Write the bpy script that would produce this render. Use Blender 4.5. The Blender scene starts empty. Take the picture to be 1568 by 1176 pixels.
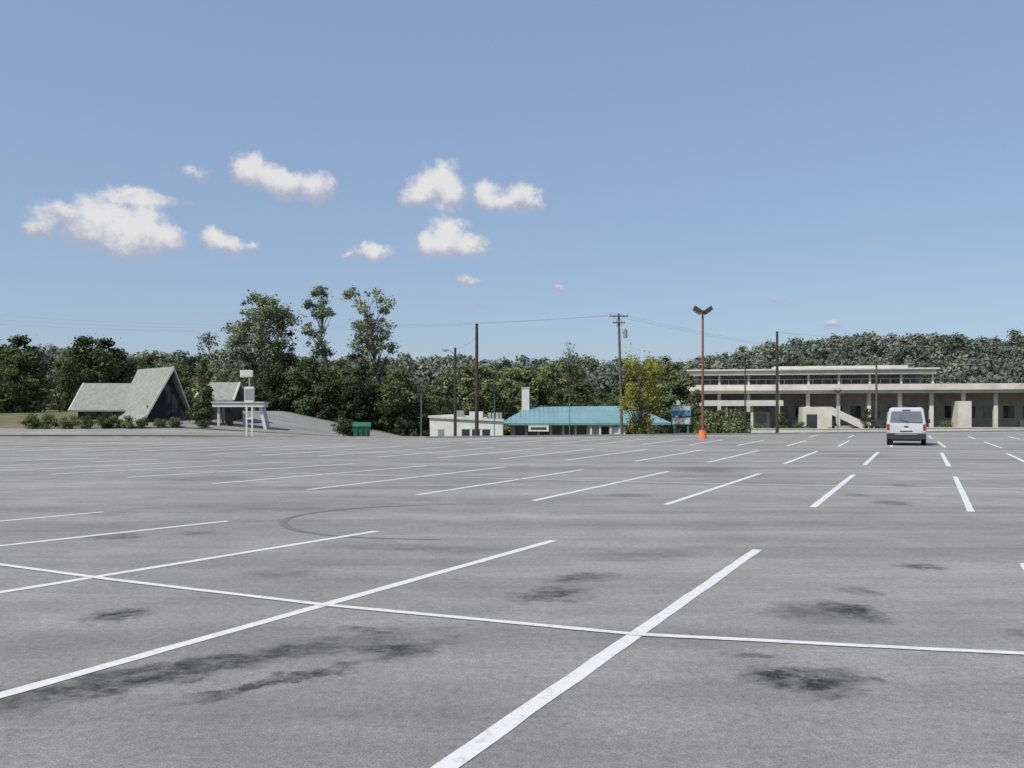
import bpy, math, random
import numpy as np
from mathutils import Vector, Matrix, Quaternion
random.seed(7); np.random.seed(7)
sc=bpy.context.scene
sc.view_settings.view_transform='Standard'; sc.view_settings.look='None'; sc.view_settings.exposure=0

# ------------------------------------------------------------------ materials
def nt(m):
    m.use_nodes=True; t=m.node_tree
    return t,t.nodes,t.links
def mat(name,col,rough=.7,var=.15,scale=3.0,metal=0.,spec=.3,fine=None,bump=0):
    m=bpy.data.materials.new(name); t,N,L=nt(m); b=N['Principled BSDF']
    b.inputs['Roughness'].default_value=rough; b.inputs['Metallic'].default_value=metal
    b.inputs['Specular IOR Level'].default_value=spec
    tc=N.new('ShaderNodeTexCoord'); n=N.new('ShaderNodeTexNoise'); n.inputs['Scale'].default_value=scale
    n.inputs['Detail'].default_value=6; n.inputs['Roughness'].default_value=.65
    L.new(tc.outputs['Object'],n.inputs['Vector'])
    r=N.new('ShaderNodeValToRGB'); c=np.array(col)
    r.color_ramp.elements[0].position=.3; r.color_ramp.elements[1].position=.7
    r.color_ramp.elements[0].color=(*(c*(1-var)),1); r.color_ramp.elements[1].color=(*np.minimum(c*(1+var),.95),1)
    L.new(n.outputs['Fac'],r.inputs['Fac']); L.new(r.outputs['Color'],b.inputs['Base Color'])
    if bump:
        bp=N.new('ShaderNodeBump'); bp.inputs['Strength'].default_value=bump; bp.inputs['Distance'].default_value=.03
        L.new(n.outputs['Fac'],bp.inputs['Height']); L.new(bp.outputs['Normal'],b.inputs['Normal'])
    return m
def glass(name,col=(.03,.04,.05)):
    m=mat(name,col,.12,.2,1.,0,.6); return m

M=dict(
 white=mat('white_paint',(.58,.58,.56),.55,.12,1.5),
 white2=mat('weathered_white_trim',(.50,.50,.47),.6,.16,2.),
 conc=mat('concrete',(.53,.505,.45),.8,.16,.6),
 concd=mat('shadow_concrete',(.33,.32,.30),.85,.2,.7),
 kerb=mat('kerb_concrete',(.30,.29,.26),.85,.25,.8),
 wood=mat('creosoted_pole_wood',(.055,.042,.034),.9,.3,4.),
 woodl=mat('weathered_pole_wood',(.11,.095,.08),.9,.3,4.),
 dwood=mat('dark_stained_wood',(.055,.044,.034),.85,.3,2.),
 shingle=mat('pale_shingle_roof',(.225,.240,.215),.8,.22,2.5,bump=.5),
 teal=mat('teal_metal_roof',(.150,.265,.290),.5,.16,.5),
 teald=mat('teal_paint',(.07,.17,.19),.5,.1,2.),
 metal=mat('galvanised_metal',(.30,.31,.31),.45,.12,4.,.4),
 dmetal=mat('dark_metal',(.05,.05,.052),.5,.2,4.),
 wire=mat('cable_sheath',(.10,.10,.11),.7,.2,4.),
 red=mat('faded_red_paint',(.20,.065,.055),.6,.2,3.),
 orange=mat('orange_paint',(.65,.20,.05),.6,.15,3.),
 green=mat('dumpster_green_paint',(.02,.12,.065),.5,.25,3.),
 bark=mat('bark',(.10,.085,.068),.95,.3,3.),
 glass=glass('window_glass'), glassl=glass('bright_window_glass',(.12,.14,.16)),
 carp=mat('silver_car_paint',(.42,.44,.47),.30,.04,1.,.0,.5),
 tyre=mat('tyre_rubber',(.02,.02,.02),.85,.2,8.),
 plast=mat('dark_bumper_plastic',(.035,.035,.037),.55,.2,5.),
 tail=mat('red_lens',(.30,.02,.015),.2,.1,5.,0,.5),
 blue=mat('blue_sign_paint',(.07,.22,.34),.5,.1,3.),
 lens=mat('lamp_lens',(.5,.5,.45),.25,.1,3.),
)

def foliage(name,col,col2,trans=.2):
    m=bpy.data.materials.new(name); t,N,L=nt(m); b=N['Principled BSDF']; N.remove(b)
    b=N.new('ShaderNodeBsdfDiffuse')
    a=N.new('ShaderNodeAttribute'); a.attribute_name='tone'
    oi=N.new('ShaderNodeObjectInfo')
    mx=N.new('ShaderNodeMix'); mx.data_type='RGBA'
    mx.inputs['A'].default_value=(*col,1); mx.inputs['B'].default_value=(*col2,1)
    ad=N.new('ShaderNodeMath'); ad.operation='MULTIPLY_ADD'; ad.inputs[1].default_value=.7
    sp=N.new('ShaderNodeSeparateColor'); L.new(a.outputs['Color'],sp.inputs['Color'])
    L.new(oi.outputs['Random'],ad.inputs[0])
    m2=N.new('ShaderNodeMath'); m2.operation='MULTIPLY'; m2.inputs[1].default_value=.4
    L.new(sp.outputs['Green'],m2.inputs[0]); L.new(m2.outputs[0],ad.inputs[2]); L.new(ad.outputs[0],mx.inputs['Factor'])
    mu=N.new('ShaderNodeVectorMath'); mu.operation='SCALE'
    # some trees lighter, some darker
    fr=N.new('ShaderNodeMath'); fr.operation='MULTIPLY'; L.new(oi.outputs['Random'],fr.inputs[0]); fr.inputs[1].default_value=7.31
    fr2=N.new('ShaderNodeMath'); fr2.operation='FRACT'; L.new(fr.outputs[0],fr2.inputs[0])
    fr3=N.new('ShaderNodeMath'); fr3.operation='MULTIPLY_ADD'; L.new(fr2.outputs[0],fr3.inputs[0]); fr3.inputs[1].default_value=.55; fr3.inputs[2].default_value=.78
    fr4=N.new('ShaderNodeMath'); fr4.operation='MULTIPLY'; L.new(fr3.outputs[0],fr4.inputs[0]); L.new(sp.outputs['Red'],fr4.inputs[1])
    L.new(mx.outputs['Result'],mu.inputs[0]); L.new(fr4.outputs[0],mu.inputs['Scale'])
    L.new(mu.outputs[0],b.inputs['Color'])
    tr=N.new('ShaderNodeBsdfTranslucent'); L.new(mu.outputs[0],tr.inputs['Color'])
    ms=N.new('ShaderNodeMixShader'); ms.inputs[0].default_value=trans
    L.new(b.outputs[0],ms.inputs[1]); L.new(tr.outputs[0],ms.inputs[2])
    L.new(ms.outputs[0],N['Material Output'].inputs['Surface'])
    return m
F=dict(
 mid=foliage('leaves_mid_green',(.085,.118,.055),(.170,.178,.085)),
 dark=foliage('leaves_dark_green',(.052,.078,.040),(.095,.115,.054)),
 pale=foliage('leaves_pale_green',(.125,.165,.100),(.18,.205,.125)),
 yell=foliage('leaves_yellow_green',(.24,.29,.075),(.33,.32,.085),.35),
 far=foliage('leaves_hillside_hazed',(.110,.138,.108),(.160,.175,.130)),  # distance haze painted into the leaf colour: paler, greyer-blue green
)

# ------------------------------------------------------------------ mesh helper
class MB:
    def __init__(s): s.v=[];s.f=[];s.m=[];s.mats=[]
    def mi(s,m):
        if m not in s.mats: s.mats.append(m)
        return s.mats.index(m)
    def add(s,vs,fs,m):
        o=len(s.v); s.v+= [tuple(v) for v in vs]; k=s.mi(m)
        for f in fs: s.f.append(tuple(o+i for i in f)); s.m.append(k)
    def box(s,x0,x1,y0,y1,z0,z1,m):
        vs=[(x,y,z) for z in (z0,z1) for y in (y0,y1) for x in (x0,x1)]
        s.add(vs,[(0,2,3,1),(4,5,7,6),(0,1,5,4),(2,6,7,3),(0,4,6,2),(1,3,7,5)],m)
    def cyl(s,p0,p1,r0,r1,m,n=10,caps=True):
        p0=Vector(p0);p1=Vector(p1);d=(p1-p0)
        if d.length<1e-6: return
        d.normalize(); a=d.orthogonal().normalized(); b=d.cross(a)
        vs=[]
        for p,r in ((p0,r0),(p1,r1)):
            for i in range(n):
                t=2*math.pi*i/n; vs.append(p+a*math.cos(t)*r+b*math.sin(t)*r)
        fs=[(i,(i+1)%n,n+(i+1)%n,n+i) for i in range(n)]
        if caps: fs+=[tuple(range(n))[::-1],tuple(range(n,2*n))]
        s.add(vs,fs,m)
    def slab(s,poly,off,m):
        """thick panel: poly (3D points) extruded by vector off"""
        n=len(poly); o=Vector(off); vs=[Vector(p) for p in poly]+[Vector(p)+o for p in poly]
        fs=[tuple(range(n))[::-1],tuple(range(n,2*n))]+[(i,(i+1)%n,n+(i+1)%n,n+i) for i in range(n)]
        s.add(vs,fs,m)
    def obj(s,name,parent=None,smooth=False,bevel=0):
        me=bpy.data.meshes.new(name); me.from_pydata(s.v,[],s.f)
        for m in s.mats: me.materials.append(m)
        me.polygons.foreach_set('material_index',s.m)
        if smooth: me.polygons.foreach_set('use_smooth',[True]*len(s.f))
        me.update()
        import bmesh
        bm=bmesh.new(); bm.from_mesh(me); bmesh.ops.recalc_face_normals(bm,faces=bm.faces); bm.to_mesh(me); bm.free()
        o=bpy.data.objects.new(name,me); sc.collection.objects.link(o)
        if bevel:
            b=o.modifiers.new('bevel','BEVEL'); b.width=bevel; b.segments=2; b.limit_method='ANGLE'
        if parent: o.parent=parent
        return o
def empty(name,loc=(0,0,0),rz=0):
    e=bpy.data.objects.new(name,None); sc.collection.objects.link(e); e.location=loc; e.rotation_euler=(0,0,rz); e.empty_display_size=.5
    return e

# ------------------------------------------------------------------ terrain
def sm(a): a=np.clip(a,0,1); return a*a*(3-2*a)
def ye(x): return 63+.42*np.clip(np.asarray(x,float)+6,0,60)
def H(x,y):
    x=np.asarray(x,float); y=np.asarray(y,float); d=y-ye(x)
    low=-2.2+.8*sm((x-15)/20)
    zl=np.where(x<5,np.clip(1.9-.21*(x+27),-2.2,1.9),low)
    z=zl*sm((d-1)/32)
    hh=14.5+13.5*sm((x-75)/100)+2*np.sin(x/47.)+1.2*np.sin(x/19.+1)
    z=z+hh*sm((y-235)/190)
    z=np.where(d<0.2,-.03,z-.03)
    return z
def h(x,y): return float(H(x,y))
def axis(parts):
    a=[]
    for s,e,st in parts: a+=list(np.arange(s,e,st))
    a.append(parts[-1][1]); return np.array(a)
def sheet(name,xs,ys,zf,m,yf=None):
    X,Y=np.meshgrid(xs,ys)
    if yf is not None: Y=yf(X,Y)
    Z=zf(X,Y); nx,ny=len(xs),len(ys)
    v=np.stack([X,Y,Z],-1).reshape(-1,3).tolist()
    f=[(j*nx+i,j*nx+i+1,(j+1)*nx+i+1,(j+1)*nx+i) for j in range(ny-1) for i in range(nx-1)]
    me=bpy.data.meshes.new(name); me.from_pydata(v,[],f); me.materials.append(m)
    me.polygons.foreach_set('use_smooth',[True]*len(f)); me.update()
    o=bpy.data.objects.new(name,me); sc.collection.objects.link(o); return o

grass=mat('dry_grass',(.125,.125,.062),.95,.35,.5,bump=.4)
sheet('ground',axis([(-3000,-200,200),(-200,-60,7),(-60,60,1.),(60,200,5),(200,3000,200)]),
      axis([(-500,40,60),(60,120,1.),(120,240,5),(240,460,11),(460,4000,300)]),H,grass)

# ---- asphalt with wear, oil stains and cracks
def asphalt(name,base,stains=(),bands=()):
    m=bpy.data.materials.new(name); t,N,L=nt(m); b=N['Principled BSDF']
    b.inputs['Roughness'].default_value=.85; b.inputs['Specular IOR Level'].default_value=.25
    tc=N.new('ShaderNodeTexCoord'); P=tc.outputs['Object']
    def noise(sc_,det=5,ro=.6,vec=P):
        n=N.new('ShaderNodeTexNoise'); n.inputs['Scale'].default_value=sc_; n.inputs['Detail'].default_value=det
        n.inputs['Roughness'].default_value=ro; L.new(vec,n.inputs['Vector']); return n
    def math_(op,a,b_=None,c=None,clamp=False):
        n=N.new('ShaderNodeMath'); n.operation=op; n.use_clamp=clamp
        for i,v in enumerate((a,b_,c)):
            if v is None: continue
            if isinstance(v,(int,float)): n.inputs[i].default_value=v
            else: L.new(v,n.inputs[i])
        return n.outputs[0]
    def mr(v,a,b_,c,d):
        n=N.new('ShaderNodeMapRange'); L.new(v,n.inputs[0])
        for i,q in enumerate((a,b_,c,d)): n.inputs[i+1].default_value=q
        return n.outputs[0]
    def stretched(ang,sx_,sy_,s,det):
        mp=N.new('ShaderNodeMapping'); mp.inputs['Rotation'].default_value=(0,0,math.radians(ang)); mp.inputs['Scale'].default_value=(sx_,sy_,1); L.new(P,mp.inputs['Vector'])
        return noise(s,det,.65,mp.outputs[0]).outputs['Fac']
    big=noise(.12,4).outputs['Fac']; mid=noise(1.1,6,.7).outputs['Fac']; fine=noise(16,5,.85).outputs['Fac']; gr=noise(90,3,.8).outputs['Fac']
    val=math_('MULTIPLY',mr(big,.3,.7,.86,1.12),mr(mid,.3,.7,.86,1.12))
    val=math_('MULTIPLY',val,mr(fine,.35,.65,.78,1.22))
    val=math_('MULTIPLY',val,mr(gr,.35,.65,.64,1.36))
    # tracks worn across the aisles, and darker drips along the stalls
    val=math_('MULTIPLY',val,mr(stretched(24.8,.12,1.0,.55,5),.42,.66,1.03,.76))
    val=math_('MULTIPLY',val,mr(stretched(-70,.08,1.3,.5,5),.44,.66,1.02,.84))
    # scattered small drip spots everywhere
    dn=noise(.9,8,.8).outputs['Fac']; val=math_('MULTIPLY',val,mr(dn,.60,.72,1.,.62))
    # faint cracks
    v=N.new('ShaderNodeTexVoronoi'); v.feature='DISTANCE_TO_EDGE'; v.inputs['Scale'].default_value=.09
    wv=N.new('ShaderNodeVectorMath'); wv.operation='MULTIPLY_ADD'; nn=noise(.7,5,.6)
    L.new(nn.outputs['Color'],wv.inputs[0]); wv.inputs[1].default_value=(2.5,2.5,0); L.new(P,wv.inputs[2]); L.new(wv.outputs[0],v.inputs['Vector'])
    val=math_('MULTIPLY',val,mr(v.outputs['Distance'],.0,.002,.86,1.))
    # oil stains
    w=N.new('ShaderNodeVectorMath'); w.operation='MULTIPLY_ADD'; n2=noise(3.0,8,.75)
    sub=N.new('ShaderNodeVectorMath'); sub.operation='SUBTRACT'; L.new(n2.outputs['Color'],sub.inputs[0]); sub.inputs[1].default_value=(.5,.5,.5)
    L.new(sub.outputs[0],w.inputs[0]); w.inputs[1].default_value=(.9,1.0,0); L.new(P,w.inputs[2]); Q=w.outputs[0]
    brk=math_('MULTIPLY',mr(noise(4.5,8,.8).outputs['Fac'],.38,.56,.25,1.),mr(fine,.35,.6,.75,1.1))
    for (x,y,rx,ry,s,ang) in stains:
        mp=N.new('ShaderNodeMapping'); mp.vector_type='TEXTURE'
        mp.inputs['Location'].default_value=(x,y,0); mp.inputs['Rotation'].default_value=(0,0,math.radians(ang)); mp.inputs['Scale'].default_value=(rx,ry,1000)
        L.new(Q,mp.inputs['Vector'])
        ln=N.new('ShaderNodeVectorMath'); ln.operation='LENGTH'; L.new(mp.outputs[0],ln.inputs[0])
        k=math_('MULTIPLY',mr(ln.outputs['Value'],1.35,.5,0,s),brk)
        val=math_('MULTIPLY',val,math_('SUBTRACT',1.,k))
    cm=N.new('ShaderNodeVectorMath'); cm.operation='SCALE'; cm.inputs[0].default_value=base; L.new(val,cm.inputs['Scale'])
    L.new(cm.outputs[0],b.inputs['Base Color'])
    bp=N.new('ShaderNodeBump'); bp.inputs['Strength'].default_value=.6; bp.inputs['Distance'].default_value=.008
    L.new(gr,bp.inputs['Height']); L.new(bp.outputs['Normal'],b.inputs['Normal'])
    return m
stains=[(.38,8.8,.44,.28,.82,35),(.75,9.7,.42,.22,.65,30),(-.85,6.75,.24,.32,.8,20),(-1.15,7.35,.18,.12,.7,0),(-.55,7.0,.12,.12,.4,0),
 (3.02,8.05,.18,.42,.9,10),(2.6,8.0,.38,.45,.5,0),(1.9,6.02,.36,.28,.9,5),(2.33,5.92,.14,.09,.7,0),(1.72,6.6,.14,.15,.6,0),
 (-3.42,7.9,.22,.26,.85,0),(-1.95,6.45,.24,1.15,.76,-52),(-1.5,6.0,.09,.70,.8,-48),(-2.9,5.7,.3,.9,.65,-50),(-2.5,10,.45,.35,.35,20),(1.55,11.2,.7,.4,.35,20),
 (-1.4,11.9,1.2,.35,.35,-10),(7.4,17.7,.35,.5,.6,0),(4.65,10.4,.24,.27,.7,0),(7.3,19.5,.3,.5,.4,0),(2.4,19.4,.5,.4,.4,0),(9.4,22.0,.3,.5,.5,0),(-5.6,12.9,.35,.3,.55,0),
 (-4.6,13.3,.2,.2,.45,0),(4.1,7.2,.2,.2,.5,0),(-3.8,16.5,1.2,.5,.25,0),(6,28,1.,1.6,.35,0),(-8,24,1.4,1.2,.3,0),(14,37,1.5,1.5,.35,0),(3.4,8.9,.16,.22,.5,0),(-4.6,6.2,.3,.3,.5,0)]
asph=asphalt('parking_asphalt',(.268,.257,.244),stains)
road_m=asphalt('road_asphalt',(.26,.25,.235))
# parking lot sheet
sheet('parking_lot',axis([(-150,150,3.)]),np.array([0,1.]),lambda X,Y:X*0,asph,yf=lambda X,Y:np.where(Y<.5,-60.,ye(X)))
sheet('road',axis([(-150,150,3.)]),axis([(4.5,11.5,1.)]),lambda X,Y:H(X,Y)+.06,road_m,yf=lambda X,Y:ye(X)+Y)
sheet('driveway',axis([(-34,-9,1.)]),axis([(75,107,1.)]),lambda X,Y:H(X,Y)+.075,road_m)
# kerb
mb=MB()
xs=list(np.arange(-150,151,3.))
for a,b in zip(xs[:-1],xs[1:]):
    ya,yb=float(ye(a)),float(ye(b))
    vs=[(a,ya,-.05),(b,yb,-.05),(b,yb,.12),(a,ya,.12),(a,ya+.18,-.05),(b,yb+.18,-.05),(b,yb+.18,.12),(a,ya+.18,.12)]
    mb.add(vs,[(0,1,2,3),(3,2,6,7),(5,4,7,6)],M['kerb'])
mb.obj('kerb')

# ---- painted markings
paint=bpy.data.materials.new('worn_white_line_paint'); t,N,L=nt(paint); b=N['Principled BSDF']; b.inputs['Roughness'].default_value=.7
tc=N.new('ShaderNodeTexCoord'); n=N.new('ShaderNodeTexNoise'); n.inputs['Scale'].default_value=11; n.inputs['Detail'].default_value=9; n.inputs['Roughness'].default_value=.8
L.new(tc.outputs['Object'],n.inputs['Vector']); r=N.new('ShaderNodeValToRGB')
r.color_ramp.elements[0].position=.30; r.color_ramp.elements[0].color=(.32,.32,.31,1); r.color_ramp.elements[1].position=.48; r.color_ramp.elements[1].color=(.60,.60,.58,1)
L.new(n.outputs['Fac'],r.inputs['Fac']); L.new(r.outputs['Color'],b.inputs['Base Color'])
LZ=[.004]
mk=MB()
def stripe(p,q,w=.115,mm=paint):
    p=Vector(p);q=Vector(q);L_=(q-p).length
    if L_<.01:return
    d=(q-p)/L_; nrm=Vector((-d.y,d.x))*w/2; k=max(1,int(L_/.25)); rows=[]
    vs=[]
    for i in range(k+1):
        c=p+(q-p)*(i/k); j1=1+random.uniform(-.10,.10); j2=1+random.uniform(-.10,.10)
        a=c+nrm*j1; b_=c-nrm*j2; vs+=[(a.x,a.y,LZ[0]),(b_.x,b_.y,LZ[0])]
    mk.add(vs,[(2*i,2*i+1,2*i+3,2*i+2) for i in range(k)],mm)
# near double row (metres)
stripe((3.13,11.67),(-1.25,2.6),.125); stripe((.57,12.5),(-3.9,4.3),.12); stripe((-1.99,13.5),(-6.6,6.4),.12)
stripe((-4.59,14.76),(-9.6,8.3),.12); stripe((-7.2,16.1),(-12,9.9),.11); stripe((5.95,10.6),(1.7,1.6))
stripe((8.2,9.8),(4,1)); stripe((-9.8,17.4),(-14.6,11.2),.11)
LZ[0]=.008
def poly(pts,w):
    for a,b_ in zip(pts[:-1],pts[1:]): stripe(a,b_,w)
poly([(-12,14.1),(-8.2,11.8),(-4.2,9.57),(-1.65,8.28),(.98,7.20),(3.08,6.75),(6,6.2),(10,5.2)],.09)
LZ[0]=.004
row2=[((5.56,16.90),(9.64,25.8)),((2.93,17.4),(7.13,26.3)),((.42,18.15),(4.65,27.2)),((-2.02,19.45),(2.19,28.1)),((-4.65,20.8),(-.23,29.5)),((-7.37,22.5),(-2.8,30.2)),((-10.4,24.7),(-5.4,31.4))]
for a,b_ in row2: stripe(a,b_,.13)
for k in range(1,9): stripe((-10.4-2.7*k,24.7+1.25*k),(-5.4-2.65*k,31.4+1.0*k),.13)
for k in range(1,5): stripe((5.56+2.55*k,16.9-.75*k),(9.64+2.5*k,25.8-.75*k),.12)
LZ[0]=.008; poly([(-26,32.5),(-14,28.4),(-4.86,25.8),(4.43,22.6),(9.7,21.3),(22,18.2)],.085); LZ[0]=.004
for k in range(-6,20):
    a=(11.8-2.45*k,30.6+.78*k); b_=(a[0]+4.5,a[1]+10.1)
    if b_[1]<ye(b_[0])-1: stripe(a,b_,.14)
for k in range(-8,18):
    a=(19.4-2.45*k,46.8+.70*k); b_=(a[0]+4.1,a[1]+9.6)
    if b_[1]<ye(b_[0])-1: stripe(a,b_,.14)
for k in range(-8,3):
    a=(26.0-2.5*k,63+.9*k); b_=(a[0]+3.,a[1]+7)
    if b_[1]<ye(b_[0])-1: stripe(a,b_,.14)
mk.obj('parking_lines')
# skid marks
skid=mat('tyre_skid_rubber',(.150,.145,.14),.8,.25,6)
mk=MB(); LZ[0]=.0035
arc=[(-1.0,12.6),(-1.9,12.75),(-2.6,13.05),(-3.2,13.6),(-3.6,14.4),(-3.7,15.2),(-3.45,16.0),(-2.9,16.7),(-2.0,17.2),(-.9,17.5)]
pts=[]
for i in range(len(arc)-1):
    p0=Vector(arc[max(i-1,0)]);p1=Vector(arc[i]);p2=Vector(arc[i+1]);p3=Vector(arc[min(i+2,len(arc)-1)])
    for s in range(5):
        u=s/5; pts.append(.5*((2*p1)+(-p0+p2)*u+(2*p0-5*p1+4*p2-p3)*u*u+(-p0+3*p1-3*p2+p3)*u**3))
for i,(a,b_) in enumerate(zip(pts[:-1],pts[1:])): stripe(a,b_,.13*min(1,(len(pts)-i)/16,(i+6)/14),skid)
mk.obj('skid_mark')

# ------------------------------------------------------------------ trees
def tree_mesh(name,Ht,lo,rad,nc,nl,leaf,seed,fol,shape='round',cl=.32,limbs=True,tr=None,flat=.75,stray=.25,nb=.7):
    rs=np.random.RandomState(seed); mb=MB()
    tr=tr or Ht*.020
    p=Vector((0,0,-.6)); segs=7; path=[p.copy()]
    top=Ht*.86
    for i in range(segs):
        p=Vector((p.x+rs.normal(0,.018*Ht),p.y+rs.normal(0,.018*Ht),-.6+(top+.6)*(i+1)/segs)); path.append(p.copy())
    for i in range(segs):
        mb.cyl(path[i],path[i+1],tr*(1-i/segs*.88)+(tr*.35 if i==0 else 0),tr*(1-(i+1)/segs*.88),M['bark'],7,False)
    cs=[]
    for i in range(nc):
        t_=rs.rand()**.9; z=lo+(Ht-lo)*t_
        if shape=='round': pr=math.sqrt(max(.05,1-(2*t_-.85)**2/1.35))
        elif shape=='cone': pr=max(.08,1-t_*.95)*(.75+.25*min(1,t_*6))
        elif shape=='vase': pr=.25+.75*math.sin(min(1,t_*1.15)*math.pi*.72)
        else: pr=1
        rr=rad*pr*math.sqrt(rs.rand())*.92; an=rs.rand()*6.283
        zz=min(max(z,0),top); k=zz/top*segs; k0=min(int(k),segs-1)
        c0=path[k0].lerp(path[k0+1],k-k0)
        c=Vector((c0.x+rr*math.cos(an),c0.y+rr*math.sin(an),z))
        r=rad*cl*(.55+.75*rs.rand())*(.6+.4*pr); cs.append((c,r,.65+.7*rs.rand(),rs.rand()))
        if limbs:
            zb=max(Ht*.12,z-rr*1.1-Ht*.06); k=min(zb,top)/top*segs; k0=min(int(k),segs-1); s0=path[k0].lerp(path[k0+1],k-k0)
            mid=s0.lerp(c,.5)+Vector((0,0,.06*rr+.05)); q=tr*.28*(1-zb/Ht*.7)
            mb.cyl(s0,mid,q,q*.6,M['bark'],5,False); mb.cyl(mid,c,q*.6,q*.2,M['bark'],5,False)
            for _ in range(2):
                e=c+Vector(rs.normal(0,1,3))*r*.55; mb.cyl(mid.lerp(c,.6),e,q*.3,q*.1,M['bark'],4,False)
    nv=len(mb.v)
    C=np.array([c[0][:] for c in cs]); R=np.array([c[1] for c in cs]); T=np.array([c[2] for c in cs]); HU=np.array([c[3] for c in cs])
    w=R**2; idx=rs.choice(len(cs),nl,p=w/w.sum())
    d=rs.normal(size=(nl,3)); d/=np.linalg.norm(d,axis=1)[:,None]
    rad_=R[idx]*(rs.rand(nl)**.5)*(1+stray*np.abs(rs.normal(size=nl))*(rs.rand(nl)<.5))
    P=C[idx]+d*rad_[:,None]*np.array([1,1,flat])
    nr=d*nb+rs.normal(size=(nl,3))*.5+np.array([0,0,.45]); nr/=np.linalg.norm(nr,axis=1)[:,None]
    tt=np.cross(nr,rs.normal(size=(nl,3))); tt/=np.linalg.norm(tt,axis=1)[:,None]; bb=np.cross(nr,tt)
    s=leaf*(.5+rs.rand(nl))[:,None]
    V=np.stack([P-tt*s,P-bb*s*.62,P+tt*s,P+bb*s*.62],1).reshape(-1,3)
    fi=mb.mi(fol); mb.v+= [tuple(x) for x in V.tolist()]
    o=nv+np.arange(nl)*4
    mb.f+=[(int(a),int(a)+1,int(a)+2,int(a)+3) for a in o]; mb.m+=[fi]*nl
    me=bpy.data.meshes.new(name); me.from_pydata(mb.v,[],mb.f)
    for m_ in mb.mats: me.materials.append(m_)
    me.polygons.foreach_set('material_index',mb.m); me.update()
    at=me.attributes.new('tone','FLOAT_COLOR','POINT')
    col=np.ones((len(mb.v),4),np.float32)
    tone=T[idx]*(.75+.5*rs.rand(nl))
    col[nv:,0]=np.repeat(tone,4); col[nv:,1]=np.repeat(HU[idx]*.7+.3*rs.rand(nl),4)
    at.data.foreach_set('color',col.ravel())
    return me
def put(me,name,x,y,s=1,rz=None,parent=None,dz=0,sz=None):
    o=bpy.data.objects.new(name,me); sc.collection.objects.link(o)
    o.location=(x,y,h(x,y)+dz); o.rotation_euler=(0,0,random.uniform(0,6.28) if rz is None else rz)
    o.scale=(s,s,sz or s)
    if parent: o.parent=parent
    return o
def at(px,Y): return (px-784)/1400*Y   # bearing (in thousandths-style units) to metres at distance Y

# individual trees
put(tree_mesh('m',15.0,6.4,5.0,95,10500,.17,11,F['pale'],'round',.20,stray=.5),'deciduous_tree',-33.0,118)
put(tree_mesh('m',17.2,8.4,2.6,50,3900,.15,13,F['pale'],'round',.26,stray=.6),'deciduous_tree',-24.0,120,dz=-.3)
put(tree_mesh('m',17.8,7.0,3.8,60,4800,.15,16,F['pale'],'vase',.19,stray=.6),'deciduous_tree',-17.3,120,rz=.4)
put(tree_mesh('m',15.0,6.0,1.9,34,2300,.15,18,F['pale'],'round',.25,stray=.6),'deciduous_tree',-20.2,122)
put(tree_mesh('m',9.6,2.0,2.6,70,7000,.11,21,F['yell'],'vase',.19,flat=1.6,stray=.7),'yellow_leaved_tree',13.4,99,rz=.5)
put(tree_mesh('m',15.8,9,2.0,26,420,.13,23,F['pale'],'round',.4),'bare_tree',9.7,152)
put(tree_mesh('m',10,5,2,20,700,.14,24,F['pale'],'round',.4),'bare_tree',-38.5,117)
ev=tree_mesh('m',5.0,.1,1.25,70,9000,.10,25,F['dark'],'cone',.36,False)
put(ev,'evergreen_tree',-26.7,78.3,.98,sz=1.10)
# shrubs
sh=[tree_mesh('m',1.5,.25,1.1,16,2600,.07,30+i,F['mid' if i else 'dark'],'round',.45,False) for i in range(3)]
e=empty('hedge')
for x,y,s in ((-34.5,74,.62),(-33.2,74.1,.6),(-32.2,74.3,.66),(-31.1,74.2,.62),(-30,74.4,.55),(-36,74,.7),(-37.5,74,.7),(-39,74,.8),(-28.7,74.9,.5),(-27.6,75.2,.55),(-25.4,75.6,.45)):
    o=put(sh[random.randrange(3)],'shrub_clump',x,y,s,parent=e)
for x,y,s in ((-13.6,73.5,.95),(-12.6,73.8,.75)): put(sh[0],'shrub',x,y,s)
for x,y,s in ((22.3,97,2.2),(20.4,101,1.9),(24,103,1.7),(17.2,104,1.5),(4.2,104,.8)): put(sh[1],'shrub',x,y,s)

# forest masses
fm=[tree_mesh('ft%d'%i,12.5+i%3,1.0,4.2+.5*(i%2),42,5200,.25,50+i,F[['mid','mid','dark','pale','mid'][i]],'round',.34,i==3,stray=.35,nb=1.2) for i in range(5)]
dk=[tree_mesh('fd%d'%i,10,.2,3.9,40,5200,.22,60+i,F['dark'],'round',.34,False,stray=.4,nb=1.1) for i in range(2)]
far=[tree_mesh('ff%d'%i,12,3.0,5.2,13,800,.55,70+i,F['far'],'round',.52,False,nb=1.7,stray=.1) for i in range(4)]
woods=empty('woodland_trees')
def grove(x0,x1,y0,y1,n,ms,s0,s1,par):
    for i in range(n):
        x=x0+(x1-x0)*(i+.5+random.uniform(-.45,.45))/n; y=random.uniform(y0,y1)
        put(random.choice(ms),'tree_instance',x,y,random.uniform(s0,s1),parent=par,dz=-.4)
grove(-31,-9,109,117,14,dk,.45,.80,woods)
grove(-33,-8,119,129,13,dk+fm[:2],.42,.62,woods)
grove(-12,4,132,146,9,fm+dk,.65,.95,woods)
grove(-100,-34,118,135,19,fm,.42,.64,woods)
for x,y,s in ((-45.5,98,.80),(-47.5,106,.84),(-58,96,.9),(-63,92,.9),(-68,98,1.),(-52.5,97,.8),(-49,92,.55),(-54,90,.6),(-57,88,.5),(-61,86,.6)): put(random.choice(dk+fm[:1]),'tree_instance',x,y,s,parent=woods,dz=-.3)
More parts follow.
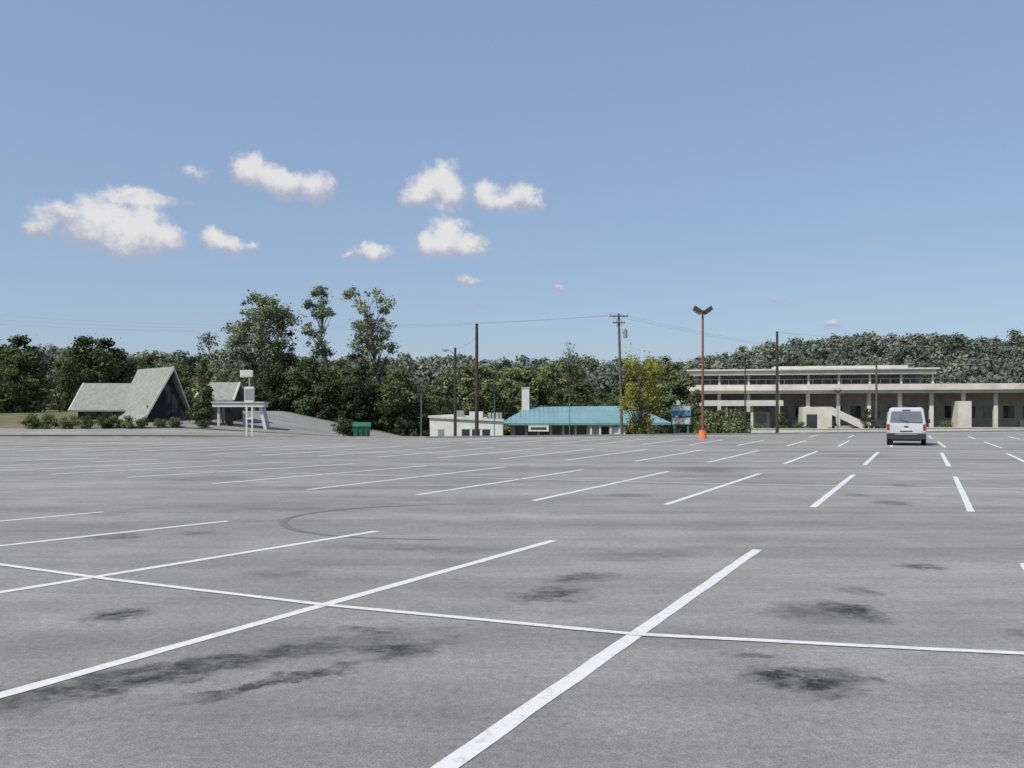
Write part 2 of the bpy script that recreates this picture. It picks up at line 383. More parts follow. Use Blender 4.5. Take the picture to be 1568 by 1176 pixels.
grove(-44,-34,106,112,5,fm,.36,.46,woods)
grove(-75,-12,148,160,17,fm+dk[:1],.45,.70,woods)
grove(-12,24,148,160,12,fm+dk[:1],.60,.95,woods)
grove(-80,-10,172,184,18,fm,.55,.82,woods)
grove(-10,75,172,184,20,fm,.65,1.05,woods)
grove(-110,110,195,230,44,fm,.6,1.05,woods)
grove(6,26,134,142,7,fm+dk,.5,.85,woods)
grove(60,125,185,215,14,fm,.5,.8,woods)
hill=empty('hillside_trees')
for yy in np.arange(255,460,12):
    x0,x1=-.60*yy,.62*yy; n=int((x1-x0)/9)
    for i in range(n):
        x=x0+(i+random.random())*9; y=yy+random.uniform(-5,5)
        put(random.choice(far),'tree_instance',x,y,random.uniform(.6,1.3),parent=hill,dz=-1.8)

# ------------------------------------------------------------------ teal roofed restaurant
Z0=-2.25
e=empty('teal_roofed_restaurant',(0,0,0))
Yf=118.
xl,xr=at(770,Yf),at(1024,Yf)
w=MB(); w.box(xl+1,xr-1.2,Yf+.8,Yf+11,Z0-.5,.45,M['conc']); w.obj('walls',e)
w=MB(); zc=.42; zt=2.62
v=[(xl-.3,Yf-.6,zc),(xr+.2,Yf-.6,zc+.05),(xr+.2,Yf+12,zc+.05),(xl-.3,Yf+12,zc),(xl+3.4,Yf+5.2,zt-.1),(xr-3.9,Yf+5.2,zt+.08),
   (xl-.3,Yf-.6,zc-.28),(xr+.2,Yf-.6,zc-.23),(xr+.2,Yf+12,zc-.23),(xl-.3,Yf+12,zc-.28)]
w.add(v,[(0,1,5,4),(1,2,5),(2,3,4,5),(3,0,4),(0,6,7,1),(1,7,8,2),(2,8,9,3),(3,9,6,0),(6,9,8,7)],M['teal'])
for i in range(34): # standing seams
    x=xl+.4+i*.62
    if x>xr: break
    f0=Vector((x,Yf-.6,zc+.01)); k=1.
    if x<xl+3.4: k=(x-(xl-.3))/3.7
    if x>xr-3.9: k=((xr+.2)-x)/4.1
    f1=Vector((x,Yf-.6+5.8*k,zc+(zt-zc)*k+.02)); w.cyl(f0,f1,.035,.035,M['teal'],4)
w.obj('hipped_roof',e)
w=MB()
x=xl+1.6
while x<xr-2.4:
    if not(at(905,Yf)-.3<x<at(950,Yf)): w.box(x,x+1.25,Yf+.74,Yf+.797,Z0+.8,.1,M['glass']); w.box(x-.06,x+1.31,Yf+.70,Yf+.74,Z0+.7,Z0+.8,M['teald'])
    x+=1.6
w.obj('windows',e)
w=MB(); a,b_=at(903,Yf),at(950,Yf)
w.box(a,b_,Yf-.3,Yf+.0,.02,.14,M['white'])
for xx in (a+.15,a+1.3,b_-1.3,b_-.15): w.box(xx-.12,xx+.12,Yf-.35,Yf-.1,Z0-.3,.02,M['white'])
w.box(a+1.6,b_-1.5,Yf+.72,Yf+.797,Z0,-.1,M['dmetal']); w.box(b_-1.3,b_+.6,Yf-.05,Yf+.5,Z0-.2,-.1,M['white']); w.obj('entrance_porch',e)
w=MB(); a,b_=at(809,Yf),at(840,Yf); w.box(a,b_,Yf-.75,Yf-.63,-.65,.12,M['white']); w.box(a+.3,b_-.3,Yf-.77,Yf-.752,-.42,-.12,M['dmetal']); w.obj('sign_panel',e)
w=MB(); a=at(805.5,Yf); w.box(a-.5,a+.5,Yf+4,Yf+5,1.5,5.0,M['white']); w.box(a-.56,a+.56,Yf+3.94,Yf+5.06,5.003,5.15,M['white2']); w.obj('chimney',e)
# white flat roof annex
e=empty('white_flat_roofed_building'); Y1=108.
xa,xb=at(659,Y1),at(770,Y1)
w=MB()
v=[(xa,Y1,Z0-.5),(xb,Y1-1,Z0-.5),(xb,Y1+9,Z0-.5),(xa+2.2,Y1+9,Z0-.5),(xa-.1,Y1,1.15),(xb,Y1-1,.72),(xb,Y1+9,.72),(xa+2.2,Y1+9,1.3)]
w.add(v,[(0,1,5,4),(1,2,6,5),(2,3,7,6),(3,0,4,7)],M['white']); w.obj('walls',e)
w=MB(); w.add([(xa-.25,Y1-.2,1.15),(xb+.1,Y1-1.25,.72),(xb+.1,Y1+9,.72),(xa+2,Y1+9.2,1.3),(xa-.25,Y1-.2,1.42),(xb+.1,Y1-1.25,.97),(xb+.1,Y1+9,.97),(xa+2,Y1+9.2,1.55)],[(0,1,5,4),(1,2,6,5),(2,3,7,6),(3,0,4,7),(4,5,6,7),(0,3,2,1)],M['white2']); w.obj('roof_slab',e)
w=MB()
for k,xx in enumerate((xa+4.2,xa+5.4,xa+6.6)):
    yy=Y1-(xx-xa)/(xb-xa); w.box(xx-.45,xx+.45,yy-.08,yy+.1,-1.3,-.2,M['glass']); w.box(xx-.5,xx+.5,yy-.12,yy-.04,-.197,-.1,M['white2'])
w.box(xa+.9,xa+1.8,Y1-.2,Y1+.05,Z0,-.2,M['metal']); w.obj('windows',e)
w=MB(); w.box(at(692,Y1),at(708,Y1),Y1+3,Y1+5,.9,2.0,M['metal']); w.box(at(716,Y1),at(738,Y1),Y1+4,Y1+6,.9,1.9,M['white2']); w.box(at(745,Y1),at(768,Y1),Y1+2,Y1+4.6,.8,1.75,M['concd'])
for k in range(5): w.cyl((at(740+k*6,Y1),Y1+1.5,.8),(at(740+k*6,Y1),Y1+1.5,2.1-.1*k),.07,.07,M['dmetal'],6)
w.obj('roof_equipment',e,bevel=.03)

# ------------------------------------------------------------------ A-frame building with a lower side wing
gx,gy=-29.8,80.0
e=empty('a_frame_building',(gx,gy,0),math.radians(45))   # local -Y is the gable front
zb,zt=.35,5.78
def aframe(e,x0,y0,half,zt,zb,length,pre,out=.9):
    w=MB(); w.slab([(x0-half+.25,y0+out,zb-.8),(x0+half-.25,y0+out,zb-.8),(x0+half-.25,y0+out,zb+.1),(x0,y0+out,zt-.35),(x0-half+.25,y0+out,zb+.1)],(0,length-out-.2,0),M['dwood']); w.obj(pre+'gable_wall',e)
    w=MB()
    for s in (-1,1):
        a=(x0,y0-.45,zt); b_=(x0+s*half*.74,y0+.35,zb+1.25); c=(x0+s*(half+.75),y0+.7,zb-.05)
        for (p,q) in ((a,b_),(b_,c)):
            w.slab([p,q,(q[0],y0+length,q[2]),(p[0],y0+length,p[2])],(0,0,-.16),M['shingle'])
        for (p,q) in ((a,b_),(b_,c)):
            w.slab([(p[0],p[1]-.06,p[2]+.07),(q[0],q[1]-.06,q[2]+.07),(q[0],q[1]-.06,q[2]-.24),(p[0],p[1]-.06,p[2]-.30)],(0,.055,0),M['white2'])
    w.obj(pre+'steep_roof',e)
    w=MB()
    for k in range(-2,3):
        hgt=(zt-.6)-(abs(k)*.72+.4)*1.55
        w.box(x0+k*.72-.30,x0+k*.72+.30,y0+out-.05,y0+out-.003,zb,max(zb+.4,hgt),M['glass'])
        w.box(x0+k*.72-.36,x0+k*.72-.31,y0+out-.09,y0+out-.003,zb-.3,max(zb+.5,hgt+.1),M['dwood'])
    w.obj(pre+'windows',e)
aframe(e,0,0,2.75,zt,zb,7.,'')
def wing(ex,ey,rz,L0,L1,zr,ze,half,pre):
    """low gabled wing, ridge along its own X"""
    inv=Matrix.Rotation(-math.radians(45),4,'Z')
    def tf(p): return (inv@(Vector((ex-gx,ey-gy,0))+Matrix.Rotation(rz,4,'Z')@Vector(p)))
    w=MB()
    w.add([tf(p) for p in [(L0+.3,-half+.6,zb-.8),(L1-.3,-half+.6,zb-.8),(L1-.3,half-.6,zb-.8),(L0+.3,half-.6,zb-.8),(L0+.3,-half+.6,ze+.1),(L1-.3,-half+.6,ze+.1),(L1-.3,half-.6,ze+.1),(L0+.3,half-.6,ze+.1),(L0+.3,0,zr-.25),(L1-.3,0,zr-.25)]],
      [(0,1,5,4),(2,3,7,6),(1,2,6,9,5),(3,0,4,8,7),(4,5,9,8),(6,7,8,9)],M['dwood']); w.obj(pre+'_walls',e)
    w=MB()
    for s in (-1,1):
        q=[tf((L0,0,zr)),tf((L1,0,zr)),tf((L1+.25,s*half,ze)),tf((L0-.25,s*half,ze))]; w.slab(q,(0,0,-.14),M['shingle'])
        for X_ in (L0-.02,L1+.02):
            w.cyl(tf((X_,0,zr-.05)),tf((X_+(.25 if X_>L0 else -.25),s*half,ze-.05)),.10,.10,M['white2'],6)
    w.obj(pre+'_roof',e)
    w=MB(); x=L0+.9
    while x<L1-1.4:
        vs=[tf(p) for p in [(x,-half+.54,zb+.3),(x+1,-half+.54,zb+.3),(x+1,-half+.54,ze-.2),(x,-half+.54,ze-.2)]]; n_=tf((0,1,0))-tf((0,0,0)); w.slab(vs,n_*.055,M['glass']); x+=1.4
    w.obj(pre+'_windows',e)
wing(gx-1.5,gy+6.,math.radians(8),-8.5,-1.2,4.5,2.0,3.2,'west_wing')
wing(gx+1.2,gy+4.2,math.radians(-4),.4,3.6,4.55,2.9,2.2,'east_wing')

# ------------------------------------------------------------------ elevated station
th=math.atan2(-9,44)
e=empty('elevated_station',(at(1046,155),155,0),th)
G=-1.9
w=MB(); w.box(0,95,0,16,4.95,6.35,M['conc']); w.box(-.3,95,-.5,-.003,5.45,6.42,M['conc']); w.obj('platform_deck',e)
w=MB()
w.box(1,40,-.4,8,8.05,8.75,M['conc']); w.box(.6,40.4,-.8,8.4,8.755,9.0,M['white2']); w.box(15,36,1,7,9.003,9.5,M['conc']); w.obj('upper_canopy',e)
w=MB()
for i in range(20):
    x=1.2+i*4.8
    w.box(x-.3,x+.3,1.2,1.9,G-1,4.947,M['conc']); w.box(x-.3,x+.3,12,12.7,G-1,4.947,M['conc'])
    if x<40: w.box(x-.16,x+.16,.4,.7,6.353,8.047,M['conc'])
w.obj('columns',e)
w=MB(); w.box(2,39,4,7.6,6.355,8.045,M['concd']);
for i in range(17): w.box(2.6+i*2.1,4.1+i*2.1,3.93,3.997,6.8,7.9,M['glass'])
w.obj('waiting_room',e)
w=MB()
for i in range(64): w.box(i*1.5-.02,i*1.5+.02,-.35,-.29,6.423,7.25,M['metal'])
w.box(-.3,95,-.36,-.30,7.253,7.30,M['metal']); w.obj('railing',e)
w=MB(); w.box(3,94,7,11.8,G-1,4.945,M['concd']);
for i in range(30):
    x=4+i*3.; w.box(x,x+1.7,6.93,6.997,.9,2.9,M['glass' if i%3 else 'glassl'])
    if i%4==1: w.box(x-.6,x+2.2,6.6,6.92,-.6,.5,M['conc'])
w.obj('ground_floor',e)
w=MB(); w.box(-1.5,15.5,-6,-.6,3.0,3.55,M['conc']); w.box(-1.8,15.8,-6.3,-6.003,2.85,3.75,M['white2'])
for x in (-1,3,7,11,15): w.box(x-.2,x+.2,-5.6,-5.2,G-1,2.997,M['conc'])
w.box(0,14,-3.6,-3.3,G-1,1.9,M['concd'])
for i in range(6): w.box(.8+i*2.2,2.4+i*2.2,-3.66,-3.603,.1,1.5,M['glassl' if i%2 else 'glass'])
w.obj('bus_canopy',e)
w=MB()
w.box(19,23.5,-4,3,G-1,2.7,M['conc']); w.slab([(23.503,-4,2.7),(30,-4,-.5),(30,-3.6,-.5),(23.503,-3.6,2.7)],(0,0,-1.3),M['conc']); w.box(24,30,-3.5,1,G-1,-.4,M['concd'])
w.box(19.6,21.2,-4.07,-4.003,-.7,1.5,M['glass']); w.box(33,36,-2,2.5,G-1,1.9,M['conc']); w.box(33.5,35.3,-2.07,-2.003,-.4,1.2,M['glass'])
w.box(43,45,-1,3,G-1,3.6,M['conc']); w.obj('stair_enclosure',e)
e=empty('retaining_wall',(at(1100,128),128,0),math.atan2(-6,60)); w=MB(); w.box(0,26,0,.35,-2.5,-.55,M['conc']); w.box(28,60,0,.35,-2.5,-.35,M['conc']); w.box(-.05,26.05,-.06,.41,-.547,-.43,M['white2']); w.box(27.95,60,-.06,.41,-.347,-.23,M['white2']); w.obj('wall',e)
for i in range(12):
    x=at(1115+i*28,140)+random.uniform(-1,1); put(sh[i%3],'shrub',x,131+random.uniform(0,6),random.uniform(.5,1.5))
for x,y,s in ((41,139,.22),(53,136,.26),(31,136,.27),(58.5,138,.3),(27.5,134,.33)): put(fm[int(x)%3],'street_tree',x,y,s)

# ------------------------------------------------------------------ poles
def util_pole(px,Y,zt,r=.15,mt='wood',arm=None,lean=0,name='utility_pole',extras=()):
    X=at(px,Y); z=h(X,Y); e=empty(name,(X,Y,z),0); w=MB(); tz=zt-z
    w.cyl((0,0,-.4),(lean,0,tz),r*1.15,r*.8,M[mt],12); w.obj('pole',e,smooth=False)
    if arm:
        w=MB()
        for (dz,ln) in arm:
            w.box(lean-ln/2,lean+ln/2,-r-.12,-r-.01,tz-dz-.07,tz-dz+.07,M[mt])
            for k in (-.46,-.2,.2,.46): w.cyl((lean+ln*k,-r-.06,tz-dz+.07),(lean+ln*k,-r-.06,tz-dz+.28),.05,.04,M['metal'],6)
            for s in (-1,1): w.cyl((lean+s*ln*.3,-r-.05,tz-dz),(lean,-r-.02,tz-dz-.7),.025,.025,M['metal'],5)
        w.obj('crossarms',e)
    for kind,dz,sx in extras:
        w=MB()
        if kind=='transformer':
            w.cyl((sx,-.1,tz-dz),(sx,-.1,tz-dz-.95),.24,.24,M['metal'],12); w.cyl((sx,-.1,tz-dz),(sx,-.1,tz-dz+.22),.05,.03,M['dmetal'],6); w.box(min(0,sx),max(0,sx),-.05,.05,tz-dz-.4,tz-dz-.3,M['dmetal'])
        if kind=='lamp':
            w.cyl((0,0,tz-dz),(sx,-.2,tz-dz+.35),.035,.03,M['metal'],6)
            s=1 if sx>0 else -1
            w.slab([(sx,-.33,tz-dz+.28),(sx+s*.6,-.30,tz-dz+.32),(sx+s*.6,-.10,tz-dz+.32),(sx,-.07,tz-dz+.28)],(0,0,.13),M['metal']); w.box(min(sx+s*.15,sx+s*.5),max(sx+s*.15,sx+s*.5),-.27,-.13,tz-dz+.22,tz-dz+.285,M['lens'])
        w.obj(kind,e)
    return e
util_pole(730,75,9.05,.15,extras=(('lamp',3.7,.45),))
util_pole(697,85,7.8,.14,extras=(('lamp',.6,-.6),))
util_pole(953,110,13.7,.17,'woodl',arm=((.35,2.2),(1.15,1.5)),lean=-.45,extras=(('transformer',2.0,.35),))
util_pole(1190,95,10.2,.15,extras=(('lamp',3.4,-1.6),))
util_pole(1342,138,9.9,.16,'woodl',arm=((.4,2.4),))
util_pole(1095,190,11.5,.16,'woodl',arm=((.4,2.2),))
w=MB()
def wire(a,b_,sag,r=.008):
    a=Vector(a);b_=Vector(b_);n=22;pr=a
    for i in range(1,n+1):
        u=i/n; p=a.lerp(b_,u)-Vector((0,0,sag*4*u*(1-u))); w.cyl(pr,p,r,r,M['wire'],3,False); pr=p
A=(at(953,110)-.45,110,13.5); B=(at(1342,138),138,9.7); C=(at(1190,95),95,10.1)
for dx in (-.9,.0,.9):
    wire((A[0]+dx,A[1],A[2]),(B[0]+dx,B[1],B[2]),.6); wire((A[0]+dx,A[1],A[2]),(-110,135,19+dx),3.0); wire((B[0]+dx,B[1],B[2]),(120,150,12),1.3)
wire(C,(75,105,10.5),.9); wire((at(730,75),75,8.0),(at(697,85),85,7.7),.2)
w.obj('power_lines')

def flood(px,Y,zt,mt,base=None,hw=.55,name='parking_lot_light',r=.09,hs=1.):
    X=at(px,Y); z=h(X,Y); z=max(z,0) if Y<float(ye(X)) else z
    e=empty(name,(X,Y,z)); T=zt-z; w=MB(); w.cyl((0,0,0),(0,0,T),r,r*.65,M[mt],12); w.obj('pole',e)
    w=MB(); w.cyl((-hw,0,T-.1),(hw,0,T-.1),.04,.04,M['dmetal'],8)
    for s in (-1,1):
        x0=s*hw*.35; x1=s*(hw+.14*hs)
        a=[(x0,-.28*hs,T-.30*hs),(x1,-.28*hs,T+.02*hs),(x1,.28*hs,T+.02*hs),(x0,.28*hs,T-.30*hs)]
        w.slab(a,(-s*.10*hs,0,.26*hs),M['dmetal']); w.slab([Vector(p)+Vector((s*.012,0,-.02)) for p in [(x0+s*.05,-.22*hs,T-.27*hs),(x1-s*.05,-.22*hs,T-.03*hs),(x1-s*.05,.22*hs,T-.03*hs),(x0+s*.05,.22*hs,T-.27*hs)]],(-s*.004,0,.012),M['lens'])
    w.obj('floodlights',e)
    if base: w=MB(); w.cyl((0,0,-.05),(0,0,.55),.28,.25,M[base],16); w.cyl((0,0,.55),(0,0,.60),.2,.16,M[mt],12); w.obj('footing',e)
    return e
flood(1076,61.5,8.65,'red','orange',.5,r=.10)
flood(1141,95,7.5,'dwood',None,.35,'street_lamp',.09,.8)
flood(645,88,4.0,'teald',None,.3,'street_lamp',.07,.75)
flood(757,100,4.3,'teald',None,.35,'street_lamp',.06,.75)
flood(872,104,4.4,'teald',None,.35,'street_lamp',.06,.75)
flood(1283,120,4.6,'metal',None,.35,'street_lamp',.07,.75)

# white roadside sign
X=at(382,66); e=empty('roadside_sign',(X,66,h(X,66)))
w=MB()
for s in (-.2,.2): w.box(s-.055,s+.055,-.055,.055,-.3,3.3,M['white'])
w.box(-.05,.05,-.05,.05,3.3,4.9,M['metal']); w.obj('posts',e)
w=MB(); w.box(-.65,.25,-.1,.1,4.35,4.85,M['white']); w.box(-.58,.18,-.115,-.102,4.42,4.78,M['white2']); w.obj('top_board',e)
w=MB(); w.box(-.34,.34,-.14,.14,2.5,3.65,M['white']); w.box(-.3,.3,-.155,-.142,2.7,3.5,M['metal']);w.box(-.28,.28,-.05,.05,1.3,1.42,M['white']); w.obj('sign_cabinet',e,bevel=.02)
X=at(369,79); z=h(X,79); e=empty('drive_through_canopy',(X,79,z),.1)
w=MB(); w.box(-2.15,2.1,-1.2,1.2,1.75,2.1,M['white']); w.box(-2.25,2.2,-1.3,1.3,2.103,2.2,M['white2']); w.obj('flat_roof',e)
w=MB()
for y in (-.9,.9):
    w.slab([(1.65,y,1.747),(1.9,y,1.747),(2.35,y,-.3),(2.1,y,-.3)],(0,.2,0),M['white']); w.slab([(-1.8,y,1.747),(-1.6,y,1.747),(-1.6,y,-.3),(-1.8,y,-.3)],(0,.15,0),M['white2'])
w.box(-1.3,-.7,-.2,.2,-.3,1.3,M['dwood']); w.box(.2,.5,-.3,0,-.3,1.2,M['metal']); w.obj('supports',e)
X=at(554,71.5); e=empty('dumpster',(X,71.5,h(X,71.5)),.15)
w=MB(); w.add([(-.62,-.45,.1),(.62,-.45,.1),(.62,.55,.1),(-.62,.55,.1),(-.68,-.55,.85),(.68,-.55,.85),(.68,.6,1.15),(-.68,.6,1.15)],[(0,3,2,1),(0,1,5,4),(1,2,6,5),(2,3,7,6),(3,0,4,7)],M['green'])
for x in (-.4,0,.4): w.box(x-.04,x+.04,-.59,-.5,.15,.8,M['green'])
w.obj('bin',e)
w=MB(); w.slab([(-.7,-.6,.86),(.7,-.6,.86),(.7,.62,1.17),(-.7,.62,1.17)],(0,0,.05),M['green']); w.obj('lid',e)
w=MB(); 
for x in (-.5,.5):
    for y in (-.35,.4): w.cyl((x-.04,y,.07),(x+.04,y,.07),.07,.07,M['tyre'],8)
w.box(-.8,-.69,-.3,.3,.5,.65,M['green']); w.box(.69,.8,-.3,.3,.5,.65,M['green']); w.obj('wheels_and_pockets',e)
X=at(1043,100); z=h(X,100); e=empty('restaurant_sign',(X,100,z))
w=MB()
for s in (-.75,.75): w.box(s-.09,s+.09,-.09,.09,-.3,4.2,M['teald'])
w.obj('posts',e)
w=MB(); w.box(-1.05,1.05,-.2,.2,3.35,4.55,M['blue']); w.box(-.95,.95,-.215,-.203,3.95,4.4,M['white2']); w.box(-1.0,1.0,-.16,.16,2.4,3.2,M['teal']); w.box(-.9,.9,-.175,-.163,2.5,3.1,M['white2']); w.box(-.7,.7,-.1,.1,.6,1.5,M['teald']); w.obj('sign_boards',e)

# ------------------------------------------------------------------ parked car (tall, boxy), seen from behind
e=empty('parked_suv',(20.95,48.6,0),-math.radians(24.0))
def ring(yb,yt,yr,zb,zt,zr,wb,wt,wr):
    hp=[(wb*.86,yb,zb),(wb,yb,zb+.10),(wt,(yb+yt)/2,(zb+zt)/2),(wt*.985,yt,zt),(wr+.045,yr-(yr-yt)*.2,zr-.14),(wr,yr,zr-.05),(wr-.10,yr+.01,zr)]
    return [(-x,y,z) for x,y,z in hp]+[(x,y,z) for x,y,z in hp[::-1]]
R=[ring(.02,.03,.22,.40,1.16,1.97,.90,.95,.78),ring(.12,.14,.34,.34,1.18,2.03,.94,.985,.81),ring(1.6,1.6,1.6,.32,1.18,2.05,.95,1.0,.82),
   ring(3.0,3.0,2.85,.32,1.16,2.02,.95,1.0,.81),ring(3.75,3.72,3.62,.32,1.12,1.26,.95,.99,.84),ring(4.5,4.5,4.45,.34,.98,1.08,.92,.95,.80),ring(4.72,4.72,4.66,.40,.84,.94,.84,.86,.72)]
w=MB(); n=14; vs=[p for r_ in R for p in r_]; fs=[]
for k in range(len(R)-1):
    for i in range(n): fs.append((k*n+i,k*n+(i+1)%n,(k+1)*n+(i+1)%n,(k+1)*n+i))
fs+=[tuple(range(n)),tuple(range((len(R)-1)*n,len(R)*n))[::-1]]
w.add(vs,fs,M['carp']); w.obj('body',e,bevel=.02)
w=MB()
def yrear(z): return .03+(z-1.16)/.76*.19
w.slab([(-.80,yrear(1.25)-.012,1.25),(.80,yrear(1.25)-.012,1.25),(.72,yrear(1.82)-.012,1.82),(-.72,yrear(1.82)-.012,1.82)],(0,.02,0),M['glassl'])
for s in (-1,1):
    def xs_(z): return s*(.992-(z-1.18)/.70*.15+.008)
    for y0,y1 in ((.45,1.25),(1.33,2.15),(2.23,2.95)):
        w.slab([(xs_(1.24),y0,1.24),(xs_(1.24),y1,1.24),(xs_(1.78),y1-.04,1.78),(xs_(1.78),y0+.05,1.78)],(-s*.02,0,0),M['glass'])
w.slab([(-.80,3.66,1.30),(.80,3.66,1.30),(.72,2.98,1.90),(-.72,2.98,1.90)],(0,.03,.04),M['glass'])
w.obj('windows',e)
w=MB(); w.box(-.96,.96,-.10,.16,.36,.66,M['plast']); w.box(-.93,.93,4.6,4.8,.36,.6,M['plast']); w.box(-.55,.55,-.13,-.102,.585,.62,M['metal']); w.obj('bumpers',e,bevel=.03)
w=MB()
for s in (-1,1):
    w.box(min(s*.82,s*.95),max(s*.82,s*.95),.0,.10,.80,1.14,M['tail']); w.box(min(s*.82,s*.95),max(s*.82,s*.95),.004,.09,.72,.797,M['lens'])
w.box(-.2,.2,.15,.20,1.88,1.92,M['tail']); w.obj('tail_lights',e,bevel=.01)
w=MB(); w.box(-.22,.22,-.002,.018,.80,.94,M['white']); w.box(-.30,.30,-.0,.016,.75,.795,M['plast']); w.box(-.1,.1,-.02,.02,1.0,1.05,M['dmetal']); w.cyl((.1,.02,1.26),(-.3,.05,1.38),.012,.01,M['dmetal'],5); w.obj('plate_and_handle',e)
w=MB()
for s in (-1,1):
    for y in (.85,3.85):
        w.cyl((s*.72,y,.34),(s*.965,y,.34),.34,.34,M['tyre'],24); w.cyl((s*.966,y,.34),(s*.975,y,.34),.21,.2,M['metal'],16)
    w.box(min(s*1.0,s*1.2),max(s*1.0,s*1.2),2.95,3.12,1.18,1.38,M['plast'])
w.cyl((-.5,.05,.30),(-.5,.5,.30),.03,.03,M['dmetal'],8); w.box(-.7,.7,.2,4.3,.24,.34,M['dmetal']); w.obj('wheels',e)
w=MB()
for s in (-1,1): w.cyl((s*.62,.6,2.11),(s*.62,2.7,2.11),.02,.02,M['dmetal'],6)
for s in (-1,1):
    for y in (.7,1.6,2.6): w.cyl((s*.62,y,2.02),(s*.62,y,2.11),.018,.018,M['dmetal'],6)
w.obj('roof_rails',e)

# ------------------------------------------------------------------ light
S=Vector((-.62,-.52,.95)).normalized()
el=math.asin(S.z); az=math.atan2(S.x,S.y)
sun=bpy.data.lights.new('sun','SUN'); sun.energy=4.8; sun.angle=math.radians(.5); sun.color=(1,.945,.865)
so=bpy.data.objects.new('sun',sun); sc.collection.objects.link(so); so.rotation_euler=S.to_track_quat('Z','Y').to_euler(); so.location=(0,0,60)

# ------------------------------------------------------------------ sky with clouds
W=bpy.data.worlds.new('World'); sc.world=W; W.use_nodes=True; N=W.node_tree.nodes; L=W.node_tree.links
bg=N['Background']; bg.inputs['Strength'].default_value=.14
sky=N.new('ShaderNodeTexSky'); sky.sky_type='NISHITA'; sky.sun_disc=False; sky.sun_elevation=el; sky.sun_rotation=az
sky.air_density=1.0; sky.dust_density=1.0; sky.ozone_density=1.6
tc=N.new('ShaderNodeTexCoord'); sx=N.new('ShaderNodeSeparateXYZ'); L.new(tc.outputs['Generated'],sx.inputs[0])
def mth(op,a,b_=None,c=None):
    n=N.new('ShaderNodeMath'); n.operation=op
    for i,v in enumerate((a,b_,c)):
        if v is None: continue
        if isinstance(v,(int,float)): n.inputs[i].default_value=v
        else: L.new(v,n.inputs[i])
    return n.outputs[0]
AZ=mth('ARCTAN2',sx.outputs['X'],sx.outputs['Y']); EL=mth('ARCSINE',sx.outputs['Z'])
cb=N.new('ShaderNodeCombineXYZ'); L.new(AZ,cb.inputs[0]); L.new(EL,cb.inputs[1])
def nz(s,d,r):
    n=N.new('ShaderNodeTexNoise'); n.inputs['Scale'].default_value=s; n.inputs['Detail'].default_value=d; n.inputs['Roughness'].default_value=r; L.new(cb.outputs[0],n.inputs['Vector']); return n
def warp(noise,amp,base):
    s=N.new('ShaderNodeVectorMath'); s.operation='SUBTRACT'; L.new(noise.outputs['Color'],s.inputs[0]); s.inputs[1].default_value=(.5,.5,.5)
    m=N.new('ShaderNodeVectorMath'); m.operation='MULTIPLY_ADD'; L.new(s.outputs[0],m.inputs[0]); m.inputs[1].default_value=(amp,amp,0); L.new(base,m.inputs[2]); return m.outputs[0]
Q=warp(nz(45,4,.6),.022,cb.outputs[0])
clouds=[ # bearing, height, half width, half height (thousandth-style units), weight
 (385,262,34,24,1),(412,272,36,24,1),(440,284,40,22,1),(478,287,38,24,1),
 (676,276,34,30,1),(655,294,40,28,1),(690,300,34,24,.95),(640,306,34,18,.8),
 (740,296,24,22,1),(765,308,46,18,1),(800,304,30,22,1),(818,316,22,12,.8),
 (684,358,34,26,1),(672,376,42,22,1),(715,379,36,19,1),
 (212,345,42,32,1),(245,364,40,24,1),(195,372,60,30,.9),(205,302,60,18,.9),(240,308,30,14,.7),(150,345,60,40,.95),(90,330,50,26,.8),(60,350,40,20,.7),
 (328,364,24,20,1),(350,376,40,15,1),(380,374,20,12,.85),
 (572,388,34,14,1),(535,391,30,8,.65),(300,267,34,14,.72),(718,431,32,12,.72),(858,438,22,9,.6),(733,467,20,7,.55),
 (1275,498,26,13,.68),(1185,462,26,10,.55),(1335,367,22,11,.52),(285,313,24,9,.5)]
def sq(base,dy,wmin=0):
    cur=None
    for (x,y,rx,ry,wt) in clouds:
        if wt<wmin: continue
        a=math.atan((x-784)/1400); el_=math.atan((632-y)/1400*math.cos(a)); rx_=rx/1400*1.15; ry_=ry/1400*1.15
        m=N.new('ShaderNodeVectorMath'); m.operation='MULTIPLY_ADD'; L.new(base,m.inputs[0])
        m.inputs[1].default_value=(1/rx_,1/ry_,0); m.inputs[2].default_value=(-a/rx_,-el_/ry_-dy,0)
        l=N.new('ShaderNodeVectorMath'); l.operation='LENGTH'; L.new(m.outputs[0],l.inputs[0])
        v=mth('MULTIPLY_ADD',l.outputs['Value'],-1,wt)
        cur=v if cur is None else mth('SMOOTH_MAX',cur,v,.18)
    return cur
Fd=sq(Q,0); Gd=sq(Q,.5,.6)
det=nz(55,7,.68).outputs['Fac']
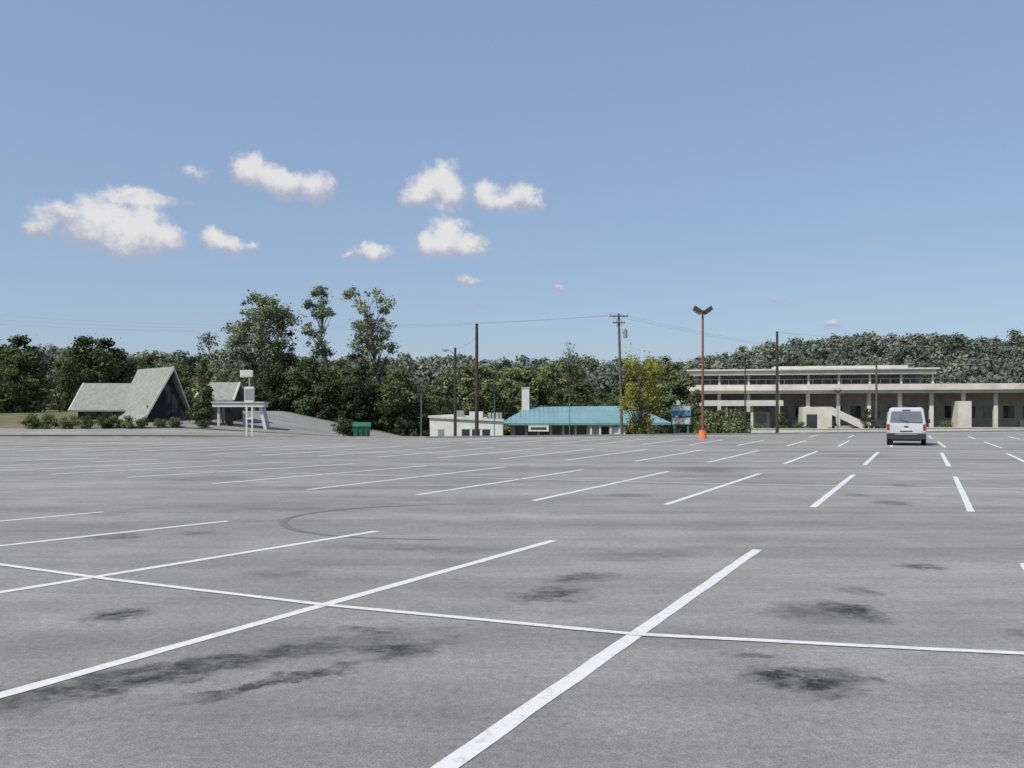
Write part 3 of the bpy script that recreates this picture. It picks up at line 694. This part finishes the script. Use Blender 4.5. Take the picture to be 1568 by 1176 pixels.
def mr(v,a,b_,c,d,smt=True):
    n=N.new('ShaderNodeMapRange'); n.interpolation_type='SMOOTHSTEP' if smt else 'LINEAR'; L.new(v,n.inputs[0])
    for i,q in enumerate((a,b_,c,d)): n.inputs[i+1].default_value=q
    return n.outputs[0]
dens=mth('ADD',Fd,mth('MULTIPLY_ADD',det,1.1,-.55))
mask=mr(dens,-.04,.58,0,.95)
lite=mr(mth('ADD',Gd,mth('MULTIPLY_ADD',det,1.1,-.55)),-.10,.65,0,1)
cc=N.new('ShaderNodeMix'); cc.data_type='RGBA'; L.new(lite,cc.inputs['Factor']); cc.inputs['A'].default_value=(3.0,3.2,3.95,1); cc.inputs['B'].default_value=(5.6,5.5,5.5,1)
hz=N.new('ShaderNodeMix'); hz.data_type='RGBA'; hz.inputs['Factor'].default_value=.6; L.new(sky.outputs[0],hz.inputs['A']); hz.inputs['B'].default_value=(2.05,2.85,4.25,1)
mx=N.new('ShaderNodeMix'); mx.data_type='RGBA'; L.new(mask,mx.inputs['Factor']); L.new(hz.outputs['Result'],mx.inputs['A']); L.new(cc.outputs['Result'],mx.inputs['B'])
L.new(mx.outputs['Result'],bg.inputs['Color'])
# outside the part of the sky that holds the cloud bank there is only clear sky
bg0=N.new('ShaderNodeBackground'); bg0.inputs['Strength'].default_value=.14; L.new(hz.outputs['Result'],bg0.inputs['Color'])
win=mth('MULTIPLY',mth('LESS_THAN',mth('ABSOLUTE',AZ),.60),mth('MULTIPLY',mth('GREATER_THAN',EL,.07),mth('LESS_THAN',EL,.36)))
msx=N.new('ShaderNodeMixShader'); L.new(win,msx.inputs[0]); L.new(bg0.outputs[0],msx.inputs[1]); L.new(bg.outputs[0],msx.inputs[2]); L.new(msx.outputs[0],N['World Output'].inputs['Surface'])

# ------------------------------------------------------------------ camera
cam=bpy.data.cameras.new('camera'); co=bpy.data.objects.new('camera',cam); sc.collection.objects.link(co)
co.location=(0,0,1.75); co.rotation_euler=(math.radians(90),0,0)
cam.sensor_width=36; cam.lens=36*1400/1568; cam.shift_y=(632-588)/1568; cam.clip_end=8000; cam.clip_start=.05
sc.camera=co
